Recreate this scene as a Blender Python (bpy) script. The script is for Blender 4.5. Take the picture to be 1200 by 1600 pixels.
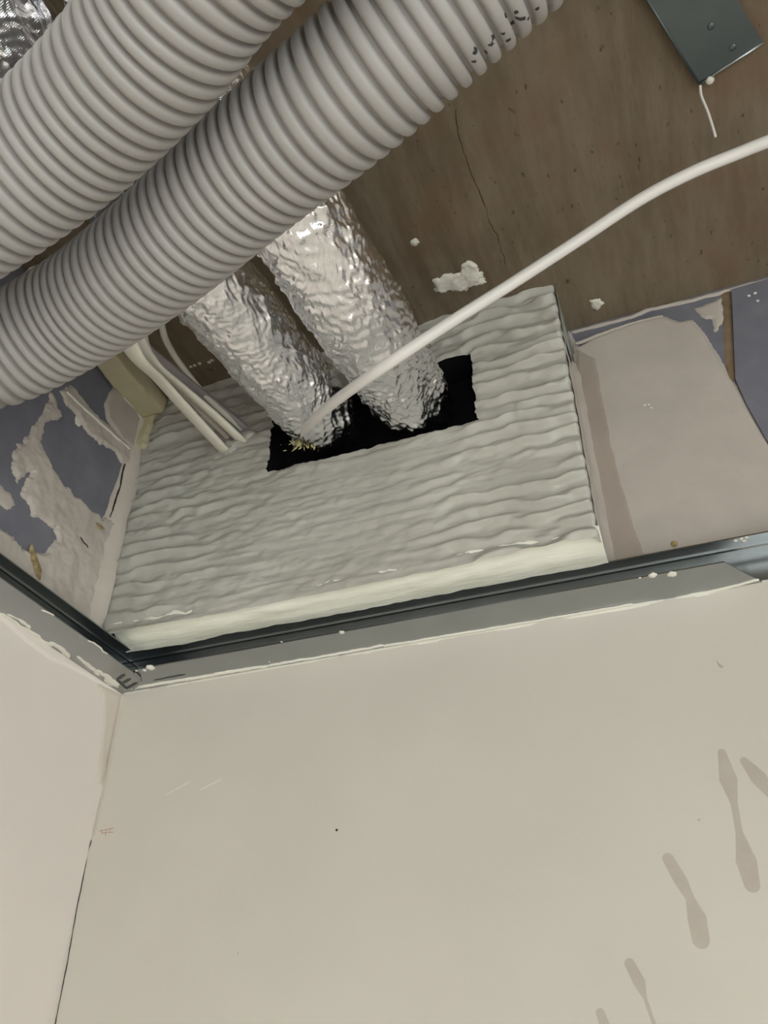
import bpy, math, random
import numpy as np
from mathutils import Vector, Matrix

for o in list(bpy.data.objects):
    bpy.data.objects.remove(o, do_unlink=True)
scene = bpy.context.scene
COL = scene.collection
random.seed(7)

# ------------------------------------------------------------------ camera
# world: x to the right along the back wall, y into the back wall, z up; the
# corner of the two walls at the underside of the ceiling channel is the origin
CAM = np.array([0.5226, -0.6231, -0.3462])
ROT = np.array([[0.9323, 0.3616, 0.0075], [-0.2099, 0.5579, -0.8029], [-0.2945, 0.7470, 0.5961]])
u_, s_, v_ = np.linalg.svd(ROT); ROT = u_ @ v_
FPX = 1305.28
camd = bpy.data.cameras.new('camera'); cam = bpy.data.objects.new('camera', camd); COL.objects.link(cam)
camd.sensor_fit = 'HORIZONTAL'; camd.sensor_width = 36.0; camd.lens = 36.0*FPX/1200.0
camd.clip_start = 0.01; camd.clip_end = 60
M4 = Matrix.Identity(4)
for i in range(3):
    M4[i][0] = ROT[0][i]; M4[i][1] = -ROT[1][i]; M4[i][2] = -ROT[2][i]; M4[i][3] = CAM[i]
cam.matrix_world = M4
scene.camera = cam

# ------------------------------------------------------------------ light
world = bpy.data.worlds.new('daylight_sky'); scene.world = world; world.use_nodes = True
wn = world.node_tree.nodes; wl = world.node_tree.links
bgn = wn.get('Background') or wn.new('ShaderNodeBackground')
bgn.inputs['Color'].default_value = (0.935, 0.975, 1.0, 1); bgn.inputs['Strength'].default_value = 8.0
RX, RY, FZ = 1.9, -2.4, -2.15                                  # room size: right wall, wall behind the camera, floor
WIN = dict(x0=0.80, x1=1.60, z0=-2.0, z1=-0.15)               # glazed door in the wall behind the camera
WIN2 = dict(y0=-2.2, y1=-0.85, z0=-2.0, z1=-0.15)             # tall window in the right wall
def portal(w, h, loc, rot):
    pd = bpy.data.lights.new('window_daylight', 'AREA'); pd.shape = 'RECTANGLE'; pd.size = w; pd.size_y = h; pd.cycles.is_portal = True
    po = bpy.data.objects.new('window_daylight', pd); COL.objects.link(po); po.location = loc; po.rotation_euler = rot
portal(WIN['x1']-WIN['x0'], WIN['z1']-WIN['z0'], ((WIN['x0']+WIN['x1'])/2, RY-.02, (WIN['z0']+WIN['z1'])/2), (math.radians(90), 0, 0))
portal(WIN2['z1']-WIN2['z0'], WIN2['y1']-WIN2['y0'], (RX+.02, (WIN2['y0']+WIN2['y1'])/2, (WIN2['z0']+WIN2['z1'])/2), (0, math.radians(90), 0))
vs = scene.view_settings
vs.view_transform = 'Standard'; vs.look = 'None'; vs.gamma = 1.0; vs.use_curve_mapping = False
vs.exposure = -0.48

# ------------------------------------------------------------------ measures
H = 0.3338          # concrete soffit above the channel
T = 0.0633          # batt stands proud of the wall
XB = 0.4833         # right edge of the batt
FW = 0.040          # bottom flange
HW = 0.026          # channel web
TW = 0.0285         # top flange

def at(px, py, axis, val):
    d = ROT.T @ np.array([(px-600)/FPX, (py-800)/FPX, 1.0])
    k = 'xyz'.index(axis); s = (val-CAM[k])/d[k]
    return CAM + d*s
def at_depth(px, py, dep):
    return CAM + (ROT.T @ np.array([(px-600)/FPX, (py-800)/FPX, 1.0]))*dep

# ------------------------------------------------------------------ noise
def _hash(ix, iy, seed):
    h = (ix.astype(np.int64)*374761393 + iy.astype(np.int64)*668265263 + seed*1274126177) & 0x7fffffff
    h = ((h ^ (h >> 13))*1274126177) & 0x7fffffff
    h = h ^ (h >> 16)
    return (h & 0xffff)/65535.0
def vnoise(x, y, seed=0):
    x = np.asarray(x, float); y = np.asarray(y, float)
    x, y = np.broadcast_arrays(x, y)
    ix = np.floor(x); iy = np.floor(y); fx = x-ix; fy = y-iy
    fx = fx*fx*(3-2*fx); fy = fy*fy*(3-2*fy)
    a = _hash(ix, iy, seed); b = _hash(ix+1, iy, seed); c = _hash(ix, iy+1, seed); d = _hash(ix+1, iy+1, seed)
    return (a*(1-fx)+b*fx)*(1-fy)+(c*(1-fx)+d*fx)*fy
def fbm(x, y, seed=0, oct=4):
    r = 0; a = .5; n = 0
    for k in range(oct):
        r = r + a*vnoise(np.asarray(x)*2**k, np.asarray(y)*2**k, seed+k*17); n += a; a *= .5
    return r/n
def sstep(a, b, x):
    t = np.clip((x-a)/(b-a), 0, 1); return t*t*(3-2*t)

# ------------------------------------------------------------------ objects
def link(o, parent=None):
    COL.objects.link(o)
    if parent is not None: o.parent = parent
    return o
def mesh(name, verts, faces, mat, parent=None, smooth=True):
    me = bpy.data.meshes.new(name)
    me.from_pydata([tuple(map(float, v)) for v in verts], [], [tuple(map(int, f)) for f in faces]); me.update()
    if mat: me.materials.append(mat)
    me.polygons.foreach_set('use_smooth', [smooth]*len(me.polygons))
    o = bpy.data.objects.new(name, me)
    if parent is not None:
        pinv = parent.matrix_basis.inverted()
        me.transform(pinv)
    return link(o, parent)
def empty(name, loc=(0, 0, 0)):
    o = bpy.data.objects.new(name, None); o.location = loc; o.empty_display_size = .02
    return link(o)
def tag(o, label=None, cat=None, group=None, kind=None):
    if label: o['label'] = label
    if cat: o['category'] = cat
    if group: o['group'] = group
    if kind: o['kind'] = kind
    return o
def box(name, lo, hi, mat, parent=None):
    (a, b, c), (d, e, f) = lo, hi
    v = [(a,b,c),(d,b,c),(d,e,c),(a,e,c),(a,b,f),(d,b,f),(d,e,f),(a,e,f)]
    fs = [(0,3,2,1),(4,5,6,7),(0,1,5,4),(1,2,6,5),(2,3,7,6),(3,0,4,7)]
    return mesh(name, v, fs, mat, parent, False)
def catmull(pts, n):
    P = np.array(pts, float); P = np.vstack([2*P[0]-P[1], P, 2*P[-1]-P[-2]]); out = []
    for i in range(1, len(P)-2):
        for k in range(n):
            t = k/n; a, b, c, d = P[i-1], P[i], P[i+1], P[i+2]
            out.append(.5*((2*b)+(c-a)*t+(2*a-5*b+4*c-d)*t*t+(3*b-a-3*c+d)*t**3))
    out.append(P[-2]); return np.array(out)
def resample(path, ss):
    path = np.asarray(path); d = np.r_[0, np.cumsum(np.linalg.norm(np.diff(path, axis=0), axis=1))]
    return np.stack([np.interp(ss, d, path[:, k]) for k in range(3)], 1), d[-1]
def frames(P, up=(0, 0, 1)):
    Tn = np.gradient(P, axis=0); Tn /= np.linalg.norm(Tn, axis=1)[:, None]
    up = np.array(up, float); n = up-Tn[0]*(up@Tn[0]); n /= np.linalg.norm(n); N = [n]
    for k in range(1, len(P)):
        n = N[-1]-Tn[k]*(N[-1]@Tn[k]); n /= np.linalg.norm(n); N.append(n)
    N = np.array(N); return Tn, N, np.cross(Tn, N)
def tube_arrays(P, rad, seg, up=(0, 0, 1), sx=1.0, sy=1.0, closed=True, disp=None):
    """P centreline, rad per station (or array stations x seg)"""
    Tn, N, B = frames(P, up); th = np.arange(seg)/seg*2*math.pi
    rad = np.asarray(rad, float)
    if rad.ndim == 0: rad = np.full((len(P), seg), float(rad))
    elif rad.ndim == 1: rad = np.repeat(rad[:, None], seg, 1)
    V = P[:, None, :]+rad[..., None]*(N[:, None, :]*(np.cos(th)*sx)[None, :, None]+B[:, None, :]*(np.sin(th)*sy)[None, :, None])
    if disp is not None: V = V+disp
    m = len(P); V = V.reshape(-1, 3)
    i = np.arange(m-1)[:, None]; j = np.arange(seg)[None, :]; j2 = (j+1) % seg
    F = np.stack([i*seg+j, i*seg+j2, (i+1)*seg+j2, (i+1)*seg+j], -1).reshape(-1, 4).tolist()
    if closed:
        F.append(list(range(seg))[::-1]); F.append([(m-1)*seg+k for k in range(seg)])
    return V, F
def fast_mesh(name, V, F, mat, parent=None, smooth=True):
    return mesh(name, V, F, mat, parent, smooth)
def grid_faces(nu, nv, mask=None, flip=False):
    i = np.arange(nu-1)[:, None]; j = np.arange(nv-1)[None, :]
    F = np.stack([i*nv+j, (i+1)*nv+j, (i+1)*nv+j+1, i*nv+j+1], -1)
    if flip: F = F[..., ::-1]
    F = F.reshape(-1, 4)
    if mask is not None: F = F[mask.reshape(-1)]
    return F
def compact(V, F):
    F = np.asarray(F); used = np.unique(F); mp = -np.ones(len(V), int); mp[used] = np.arange(len(used))
    return V[used], mp[F]

# ------------------------------------------------------------------ materials
def mat(name, col, rough=.7, metal=0.0, spec=.4):
    m = bpy.data.materials.new(name); m.use_nodes = True
    b = m.node_tree.nodes['Principled BSDF']
    b.inputs['Base Color'].default_value = (*col, 1); b.inputs['Roughness'].default_value = rough
    b.inputs['Metallic'].default_value = metal; b.inputs['Specular IOR Level'].default_value = spec
    return m, m.node_tree, b
def lin(r, g, b):
    return tuple(((c/255)/12.92 if c/255 <= .04045 else ((c/255+.055)/1.055)**2.4) for c in (r, g, b))
class NB:
    def __init__(s, nt): s.nt = nt; s.co = None
    def n(s, t, **k):
        nd = s.nt.nodes.new(t)
        for a, v in k.items(): setattr(nd, a, v)
        return nd
    def l(s, a, b): s.nt.links.new(a, b)
    def obj(s):
        if s.co is None: s.co = s.n('ShaderNodeTexCoord').outputs['Object']
        return s.co
    def mapped(s, scale=(1, 1, 1), rot=(0, 0, 0)):
        m = s.n('ShaderNodeMapping'); s.l(s.obj(), m.inputs['Vector'])
        m.inputs['Scale'].default_value = scale; m.inputs['Rotation'].default_value = rot
        return m.outputs[0]
    def noise(s, scale, detail=4, rough=.55, vec=None, dist=0):
        n = s.n('ShaderNodeTexNoise'); s.l(vec if vec is not None else s.obj(), n.inputs['Vector'])
        n.inputs['Scale'].default_value = scale; n.inputs['Detail'].default_value = detail
        n.inputs['Roughness'].default_value = rough; n.inputs['Distortion'].default_value = dist
        return n.outputs['Fac']
    def ramp(s, fac, stops):
        r = s.n('ShaderNodeValToRGB'); s.l(fac, r.inputs[0]); e = r.color_ramp.elements
        while len(e) < len(stops): e.new(.5)
        for q, (p, c) in zip(e, stops):
            q.position = p; q.color = (*c, 1) if len(c) == 3 else c
        return r.outputs[0]
    def mix(s, fac, a, b, mode='MIX'):
        m = s.n('ShaderNodeMix', data_type='RGBA', blend_type=mode)
        for sock, v in ((m.inputs[0], fac), (m.inputs[6], a), (m.inputs[7], b)):
            if hasattr(v, 'is_output'): s.l(v, sock)
            elif isinstance(v, (int, float)): sock.default_value = v
            else: sock.default_value = (*v, 1)
        return m.outputs[2]
    def math(s, op, a, b=None, c=None, clamp=False):
        m = s.n('ShaderNodeMath', operation=op); m.use_clamp = clamp
        for k, v in enumerate((a, b, c)):
            if v is None: continue
            if hasattr(v, 'is_output'): s.l(v, m.inputs[k])
            else: m.inputs[k].default_value = v
        return m.outputs[0]
    def vmath(s, op, a, b=None):
        m = s.n('ShaderNodeVectorMath', operation=op)
        for k, v in enumerate((a, b)):
            if v is None: continue
            if hasattr(v, 'is_output'): s.l(v, m.inputs[k])
            else: m.inputs[k].default_value = v
        return m
    def bump(s, bs, h, strength=.3, dist=.001, prev=None):
        b = s.n('ShaderNodeBump'); s.l(h, b.inputs['Height']); b.inputs['Strength'].default_value = strength
        b.inputs['Distance'].default_value = dist
        if prev is not None: s.l(prev, b.inputs['Normal'])
        s.l(b.outputs[0], bs.inputs['Normal']); return b.outputs[0]
    def taper(s, a, b, ra, rb, soft=.0006):
        """1 inside a tapered stroke from a to b in object space"""
        a = Vector(a); b = Vector(b); ab = b-a
        pa = s.vmath('SUBTRACT', s.obj(), tuple(a)).outputs[0]
        h = s.math('DIVIDE', s.vmath('DOT_PRODUCT', pa, tuple(ab)).outputs['Value'], ab.length_squared, clamp=True)
        sc = s.n('ShaderNodeVectorMath', operation='SCALE'); sc.inputs[0].default_value = tuple(ab); s.l(h, sc.inputs['Scale'])
        d = s.vmath('LENGTH', s.vmath('SUBTRACT', pa, sc.outputs[0]).outputs[0]).outputs['Value']
        rr = s.math('MULTIPLY_ADD', h, rb-ra, ra)
        q = s.math('SUBTRACT', rr, d)
        return s.math('DIVIDE', q, soft, clamp=True)

# painted / skimmed wall
WALL = lin(204, 199, 189)
def wall_material(name, stains=(), base=WALL):
    m, nt, b = mat(name, base, .62, 0, .35); n = NB(nt)
    mott = n.noise(6.5, 3, .5)
    c = n.ramp(mott, [(.3, tuple(x*.965 for x in base)), (.7, tuple(min(1, x*1.03) for x in base))])
    tint = n.noise(11, 2, .5)
    c = n.mix(n.math('MULTIPLY', tint, .10), c, lin(214, 190, 186))
    if stains:
        acc = None
        for s in stains:
            v = n.taper(*s); acc = v if acc is None else n.math('MAXIMUM', acc, v)
        wob = n.noise(60, 3); f = n.math('MULTIPLY', acc, n.math('MULTIPLY_ADD', wob, .3, .28))
        c = n.mix(f, c, lin(146, 130, 118))
    n.l(c, b.inputs['Base Color'])
    nb_ = n.bump(b, n.noise(420, 3, .6), .12, .0006)
    n.bump(b, n.noise(14, 4, .5), .10, .004, nb_)
    return m
def wp(px, py): return tuple(at(px, py, 'y', 0.0))
ST = []
def stain(pts):
    for (a, ra), (b, rb) in zip(pts[:-1], pts[1:]):
        k = .00052
        ST.append((wp(*a), wp(*b), ra*k, rb*k))
stain([((1128, 1176), 6), ((1138, 1218), 12), ((1147, 1255), 5), ((1155, 1300), 5), ((1166, 1345), 13), ((1175, 1382), 10)])
stain([((1163, 1189), 6), ((1185, 1215), 11), ((1206, 1240), 8)])
stain([((1044, 1342), 8), ((1063, 1375), 9), ((1078, 1403), 6), ((1089, 1435), 12), ((1095, 1468), 11)])
stain([((984, 1506), 7), ((999, 1535), 8), ((1008, 1560), 3), ((1022, 1600), 3)])
stain([((938, 1583), 6), ((948, 1610), 7)])
M_WALLB = wall_material('wall_paint_back', ST)
M_WALL = wall_material('wall_paint', base=lin(224, 216, 209))

# brown concrete
M_CONC, nt, b = mat('brown_concrete', lin(110, 96, 78), .8, 0, .25); n = NB(nt)
big = n.noise(7, 5, .6); fine = n.noise(55, 6, .7, vec=n.mapped((1, .16, 1), (0, 0, math.radians(8))))
c = n.ramp(big, [(.28, lin(94, 83, 66)), (.5, lin(109, 97, 79)), (.72, lin(121, 108, 89))])
c = n.mix(n.math('MULTIPLY', n.ramp(fine, [(.40, (0, 0, 0)), (.62, (1, 1, 1))]), .42), c, lin(140, 128, 110))
red = n.noise(13, 3, .6); c = n.mix(n.math('MULTIPLY', n.ramp(red, [(.52, (0, 0, 0)), (.72, (1, 1, 1))]), .4), c, lin(118, 88, 68))
pits = n.noise(170, 2, .5, vec=n.mapped((1, .5, 1))); c = n.mix(n.ramp(pits, [(.69, (0, 0, 0)), (.76, (.75, .75, .75))]), c, lin(58, 48, 38))
n.l(c, b.inputs['Base Color']); p1 = n.bump(b, fine, .25, .0012); n.bump(b, n.noise(300, 4, .65), .4, .0009, p1)

def plaster(name, col, sc=1.0):
    m, nt, b = mat(name, col, .72, 0, .3); n = NB(nt)
    c = n.ramp(n.noise(18*sc, 4, .6), [(.3, tuple(x*.90 for x in col)), (.7, tuple(min(1, x*1.06) for x in col))])
    n.l(c, b.inputs['Base Color']); p1 = n.bump(b, n.noise(160*sc, 4, .6), .25, .0008)
    n.bump(b, n.noise(35, 3, .5, vec=n.mapped((1, 1, .35))), .25, .002, p1)
    return m
M_PLAS = plaster('pink_grey_plaster', lin(188, 179, 171))
M_PLAS2 = plaster('damp_plaster', lin(166, 154, 144))
M_PLASW = plaster('white_plaster', lin(222, 219, 208))
M_CREAM = plaster('cream_filler', lin(200, 192, 160))
M_FILL = plaster('wall_filler', lin(212, 202, 191))
M_COVE = plaster('cove_plaster', lin(198, 189, 179))

M_BOARD, nt, b = mat('blue_grey_plasterboard', lin(116, 116, 126), .7, 0, .3); n = NB(nt)
c = n.ramp(n.noise(22, 4, .6), [(.3, lin(108, 108, 119)), (.7, lin(124, 124, 133))])
n.l(c, b.inputs['Base Color']); n.bump(b, n.noise(300, 2), .1, .0005)
M_PAPER, nt, b = mat('brown_paper_strip', lin(128, 110, 88), .8); n = NB(nt)
n.l(n.ramp(n.noise(60, 3), [(.3, lin(112, 95, 74)), (.7, lin(138, 118, 96))]), b.inputs['Base Color'])

# batt coating: off-white, satin
M_COAT, nt, b = mat('batt_coating', lin(197, 194, 183), .42, 0, .45); n = NB(nt)
c = n.ramp(n.noise(9, 4, .6), [(.3, lin(172, 169, 160)), (.7, lin(188, 186, 177))])
n.l(c, b.inputs['Base Color'])
p1 = n.bump(b, n.noise(120, 4, .6, vec=n.mapped((.25, 1, 1))), .35, .0012); n.bump(b, n.noise(500, 3), .15, .0005, p1)
M_BEAD, nt, b = mat('sealant_bead', lin(226, 226, 208), .45, 0, .4); n = NB(nt)
c = n.ramp(n.noise(40, 4, .6, vec=n.mapped((.2, 1, 1))), [(.3, lin(222, 222, 204)), (.7, lin(240, 240, 228))])
n.l(c, b.inputs['Base Color']); n.bump(b, n.noise(160, 5, .65, vec=n.mapped((.15, 1, 1))), .6, .0018)
M_BLACK, nt, b = mat('black_intumescent', lin(14, 15, 17), .8, 0, .2); n = NB(nt); n.bump(b, n.noise(90, 4), .4, .002)
M_RAW, nt, b = mat('raw_batt_edge', lin(140, 146, 142), .5, 0, .4); n = NB(nt)
n.l(n.ramp(n.noise(70, 4, .65, vec=n.mapped((1, 1, .2))), [(.35, lin(98, 104, 102)), (.65, lin(185, 190, 185))]), b.inputs['Base Color'])

# galvanised steel
def galv(name, col, rough):
    m, nt, b = mat(name, col, rough, 1.0, .5); n = NB(nt)
    c = n.ramp(n.noise(30, 4, .6), [(.3, tuple(x*.95 for x in col)), (.7, tuple(min(1, x*1.04) for x in col))])
    n.l(c, b.inputs['Base Color'])
    return m
M_GALV = galv('galvanised_steel', lin(167, 171, 172), .27)
M_STRAP = galv('strap_steel', lin(108, 117, 118), .5)
M_INK, _, _ = mat('dark_stencil_ink', lin(66, 69, 70), .7)
M_DARK, _, _ = mat('dark_crack', lin(58, 50, 42), .9, 0, .1)
M_HAIR, _, _ = mat('hairline_crack', lin(76, 64, 50), .9, 0, .1)
M_SCUFF, _, _ = mat('dark_scuff', lin(60, 58, 58), .8, 0, .2)
M_RED, _, _ = mat('red_pencil', lin(176, 120, 108), .8)
M_SCRATCH, _, _ = mat('pale_scratch', lin(222, 216, 204), .7)
M_TAN, nt, b = mat('straw_residue', lin(150, 132, 92), .9); n = NB(nt)
n.l(n.ramp(n.noise(200, 3), [(.3, lin(112, 96, 62)), (.7, lin(178, 160, 118))]), b.inputs['Base Color'])
M_WOOL, _, _ = mat('yellow_glass_wool', lin(206, 196, 140), .9)

# foil
M_FOIL, nt, b = mat('aluminium_foil', (.92, .92, .945), .2, 1.0, .5); n = NB(nt)
sx = n.n('ShaderNodeUVMap'); wv = []
for ax in ('X', 'Y'):
    w_ = n.n('ShaderNodeTexWave', wave_type='BANDS', bands_direction=ax); n.l(sx.outputs[0], w_.inputs['Vector'])
    w_.inputs['Scale'].default_value = 40; w_.inputs['Distortion'].default_value = .8; wv.append(n.ramp(w_.outputs['Fac'], [(.90, (0, 0, 0)), (1, (1, 1, 1))]))
scrim = n.math('MAXIMUM', wv[0], wv[1])
p1 = n.bump(b, scrim, .18, .0005)
n.bump(b, n.noise(170, 3, .6, dist=1.0), .22, .0008, p1)
n.l(n.ramp(n.noise(40, 3), [(.3, (.07,)*3), (.7, (.16,)*3)]), b.inputs['Roughness'])

# plastics
M_DUCT, nt, b = mat('grey_duct_plastic', lin(160, 157, 154), .48, 0, .4); n = NB(nt)
n.l(n.ramp(n.noise(14, 4, .6), [(.3, lin(155, 152, 148)), (.7, lin(164, 161, 158))]), b.inputs['Base Color']); n.bump(b, n.noise(350, 3, .6), .1, .0005)
M_CABLE, nt, b = mat('white_cable_sheath', lin(226, 222, 218), .4, 0, .45)
M_CABLE2, nt, b = mat('ivory_cable_sheath', lin(232, 228, 214), .45, 0, .4)
M_CABLEG, nt, b = mat('grey_cable_sheath', lin(158, 152, 150), .45, 0, .4)
M_CABLEP, nt, b = mat('peach_cable_sheath', lin(222, 210, 194), .5, 0, .4)
M_FLOOR, nt, b = mat('floor_screed', lin(205, 198, 188), .8)
M_LEAF, nt, b = mat('hedge_leaf', lin(150, 190, 60), .6); n = NB(nt)
n.l(n.ramp(n.noise(6, 3), [(.35, lin(60, 96, 30)), (.65, lin(170, 206, 84))]), b.inputs['Base Color'])
M_FRAME, nt, b = mat('window_frame_white', lin(225, 225, 222), .4)
M_GLASS, nt, b = mat('window_glass', (1, 1, 1), .0); b.inputs['Transmission Weight'].default_value = 1.0; b.inputs['IOR'].default_value = 1.01

# ------------------------------------------------------------------ the room
wall_back = tag(box('wall_back', (-.1, 0, FZ), (RX+.1, .1, H+.1), M_WALLB), kind='structure')
wall_left = tag(box('wall_left', (-.1, RY-.1, FZ), (0, 0, H+.1), M_WALL), kind='structure')
tag(box('floor', (-.1, RY-.1, FZ-.1), (RX+.1, .1, FZ), M_FLOOR), kind='structure')
ceiling = tag(box('ceiling', (0, RY, H), (RX, 0, H+.12), M_CONC), kind='structure')
# wall behind the camera and right wall, each with its window
wf = empty('wall_front', (0, RY, FZ)); tag(wf, kind='structure')
a, b_ = WIN['x0'], WIN['x1']; c0, c1 = WIN['z0'], WIN['z1']
for lo, hi in (((0, RY-.1, FZ), (a, RY, H)), ((b_, RY-.1, FZ), (RX, RY, H)), ((a, RY-.1, FZ), (b_, RY, c0)), ((a, RY-.1, c1), (b_, RY, H))):
    box('wall_panel', lo, hi, M_WALL, wf)
win = empty('window_1', (a, RY-.05, c0)); tag(win, kind='structure')
for lo, hi in (((a, RY-.08, c0), (a+.05, RY-.04, c1)), ((b_-.05, RY-.08, c0), (b_, RY-.04, c1)), ((a+.05, RY-.08, c0), (b_-.05, RY-.04, c0+.05)), ((a+.05, RY-.08, c1-.05), (b_-.05, RY-.04, c1))):
    box('window_frame', lo, hi, M_FRAME, win)
wr = empty('wall_right', (RX, 0, FZ)); tag(wr, kind='structure')
a, b_ = WIN2['y0'], WIN2['y1']
for lo, hi in (((RX, RY, FZ), (RX+.1, a, H)), ((RX, b_, FZ), (RX+.1, 0, H)), ((RX, a, FZ), (RX+.1, b_, c0)), ((RX, a, c1), (RX+.1, b_, H))):
    box('wall_panel', lo, hi, M_WALL, wr)
win = empty('window_2', (RX+.05, a, c0)); tag(win, kind='structure')
for lo, hi in (((RX+.04, a, c0), (RX+.08, a+.05, c1)), ((RX+.04, b_-.05, c0), (RX+.08, b_, c1)), ((RX+.04, a+.05, c0), (RX+.08, b_-.05, c0+.05)), ((RX+.04, a+.05, c1-.05), (RX+.08, b_-.05, c1))):
    box('window_frame', lo, hi, M_FRAME, win)

# ------------------------------------------------------------------ relief on walls
def poly_sdf(px, py, poly):
    """positive inside"""
    P = np.array(poly, float); d2 = np.full(px.shape, 1e9); inside = np.zeros(px.shape, bool)
    for a, b_ in zip(P, np.roll(P, -1, 0)):
        e = b_-a; wx = px-a[0]; wy = py-a[1]; h = np.clip((wx*e[0]+wy*e[1])/(e@e+1e-18), 0, 1)
        d2 = np.minimum(d2, (wx-e[0]*h)**2+(wy-e[1]*h)**2)
        c1 = (a[1] > py) != (b_[1] > py)
        with np.errstate(divide='ignore', invalid='ignore'):
            xi = (b_[0]-a[0])*(py-a[1])/(b_[1]-a[1])+a[0]
        inside ^= c1 & (px < xi)
    return np.where(inside, 1, -1)*np.sqrt(d2)
def relief(name, axis, val, outline, thick, mt, parent, cell=.0016, rag=.003, ragf=110, rough=.35, rf=60, soft=.003, seed=0, sign=-1, lim=None, uv=None):
    """plaster spread on a plane: thickness grows from a ragged outline; real relief.
    axis/val name the plane, sign the side it faces, outline in picture pixels or (uv) plane units"""
    ia = [k for k in range(3) if k != 'xyz'.index(axis)]; k0 = 'xyz'.index(axis)
    if uv is not None: P = np.array(uv, float)
    else: P = np.array([at(x, y, axis, val)[ia] for x, y in outline])
    lo = P.min(0)-rag*2; hi = P.max(0)+rag*2
    nu = int((hi[0]-lo[0])/cell)+2; nv = int((hi[1]-lo[1])/cell)+2
    U, V = np.meshgrid(np.linspace(lo[0], hi[0], nu), np.linspace(lo[1], hi[1], nv), indexing='ij')
    sd = poly_sdf(U, V, P)+rag*(fbm(U*ragf, V*ragf, seed, 4)-.5)*2
    if lim: sd = np.minimum(sd, np.minimum(np.minimum(U-lim[0], lim[1]-U), np.minimum(V-lim[2], lim[3]-V)))
    h = thick*sstep(0, soft, sd)*(1-rough+rough*2*fbm(U*rf, V*rf, seed+5, 3))
    h = np.where(sd > 0, np.maximum(h, .00012), -.0002)
    W = np.zeros((nu, nv, 3)); W[..., ia[0]] = U; W[..., ia[1]] = V; W[..., k0] = val+sign*h
    keep = (sd > -cell)
    cm = keep[:-1, :-1] | keep[1:, :-1] | keep[:-1, 1:] | keep[1:, 1:]
    flip = (k0 == 0 and sign < 0) or (k0 == 1 and sign > 0) or (k0 == 2 and sign < 0)
    Vv, F = compact(W.reshape(-1, 3), grid_faces(nu, nv, cm, flip))
    return mesh(name, Vv, F, mt, parent)
def ribbon(name, axis, val, pts, width, mt, parent, thick=.0004, jit=0.0, sign=-1, step=.0015, seed=0, wjit=.4):
    ia = [k for k in range(3) if k != 'xyz'.index(axis)]; k0 = 'xyz'.index(axis)
    P = np.array([at(x, y, axis, val) for x, y in pts]); L = np.sum(np.linalg.norm(np.diff(P, axis=0), axis=1))
    ss = np.linspace(0, L, max(3, int(L/step))); Q, _ = resample(P, ss); q = Q[:, ia]
    tn = np.gradient(q, axis=0); tn /= np.linalg.norm(tn, axis=1)[:, None]+1e-12; nn = np.stack([-tn[:, 1], tn[:, 0]], 1)
    q = q+nn*(jit*(fbm(ss*90, ss*0+3.3, seed, 4)-.5)*2)[:, None]
    wd = width*.5*(1-wjit+wjit*2*fbm(ss*120, ss*0+9.1, seed+3, 3)); wd = wd*np.minimum(1, np.minimum(ss, L-ss)/(width*.8)+.15)
    V = []; F = []
    for k in range(len(ss)):
        for off, hh in ((-1, 0), (-.5, 1), (.5, 1), (1, 0)):
            v = np.zeros(3); v[ia] = q[k]+nn[k]*wd[k]*off; v[k0] = val+sign*(thick*hh-(.0001 if hh == 0 else 0)); V.append(v)
    for k in range(len(ss)-1):
        for j in range(3): F.append((k*4+j, k*4+j+1, k*4+4+j+1, k*4+4+j))
    F.append((0, 1, 2, 3)); F.append((len(V)-4, len(V)-3, len(V)-2, len(V)-1))
    return mesh(name, V, F, mt, parent)
def blob(name, c, r, mt, parent=None, squash=(1, 1, 1), seed=0, n=10, rag=.3):
    V = []; F = []
    th = np.linspace(0, math.pi, n); ph = np.arange(2*n)/(2*n)*2*math.pi
    for a in th:
        for p_ in ph:
            d = np.array([math.sin(a)*math.cos(p_), math.sin(a)*math.sin(p_), math.cos(a)])
            k = 1+rag*(float(fbm(d[0]*1.7+d[2]*1.3+5, d[1]*1.7-d[2]+9, seed, 3))-.5)*2
            V.append(np.array(c)+d*r*k*np.array(squash))
    m = 2*n
    for i in range(n-1):
        for j in range(m): F.append((i*m+j, (i+1)*m+j, (i+1)*m+(j+1) % m, i*m+(j+1) % m))
    return mesh(name, V, F, mt, parent)

# upper part of the back wall: bare board right of the batt
board_r = box('plasterboard', (XB, -.0012, .027), (1.0, 0, H), M_BOARD, wall_back)
q = [at(x, y, 'y', -.0045) for x, y in ((1143, 452), (1146, 520), (1149, 592), (1166, 630), (1205, 700), (1260, 800))]; q = [np.array([v[0], -.0045, min(v[2], H-.001)]) for v in q]
q += [np.array([1.0, -.0045, q[-1][2]]), np.array([1.0, -.0045, H-.001])]; m = len(q)
mesh('plasterboard', q+[v+np.array([0, .0033, 0]) for v in q], [tuple(range(m)), tuple(range(m, 2*m))[::-1]]+[(i, m+i, m+(i+1) % m, (i+1) % m) for i in range(m)], M_BOARD, wall_back, False)
ribbon('paper_strip', 'y', -.0012, [(1134, 452), (1138, 520), (1143, 600)], .0098, M_PAPER, wall_back, .0006, .0004, wjit=.08)
relief('plaster_patch', 'y', -.0012, [(888, 516), (905, 541), (930, 528), (985, 507), (1036, 494), (1062, 503), (1082, 500), (1104, 524), (1122, 556), (1148, 598), (1172, 640), (1200, 688), (1230, 740), (1230, 850), (960, 884), (930, 880)],
       .0048, M_PLAS, wall_back, rag=.0012, ragf=70, rough=.12, rf=20, soft=.006, seed=3, lim=(XB-.002, 1.0, .0268, H))
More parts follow.
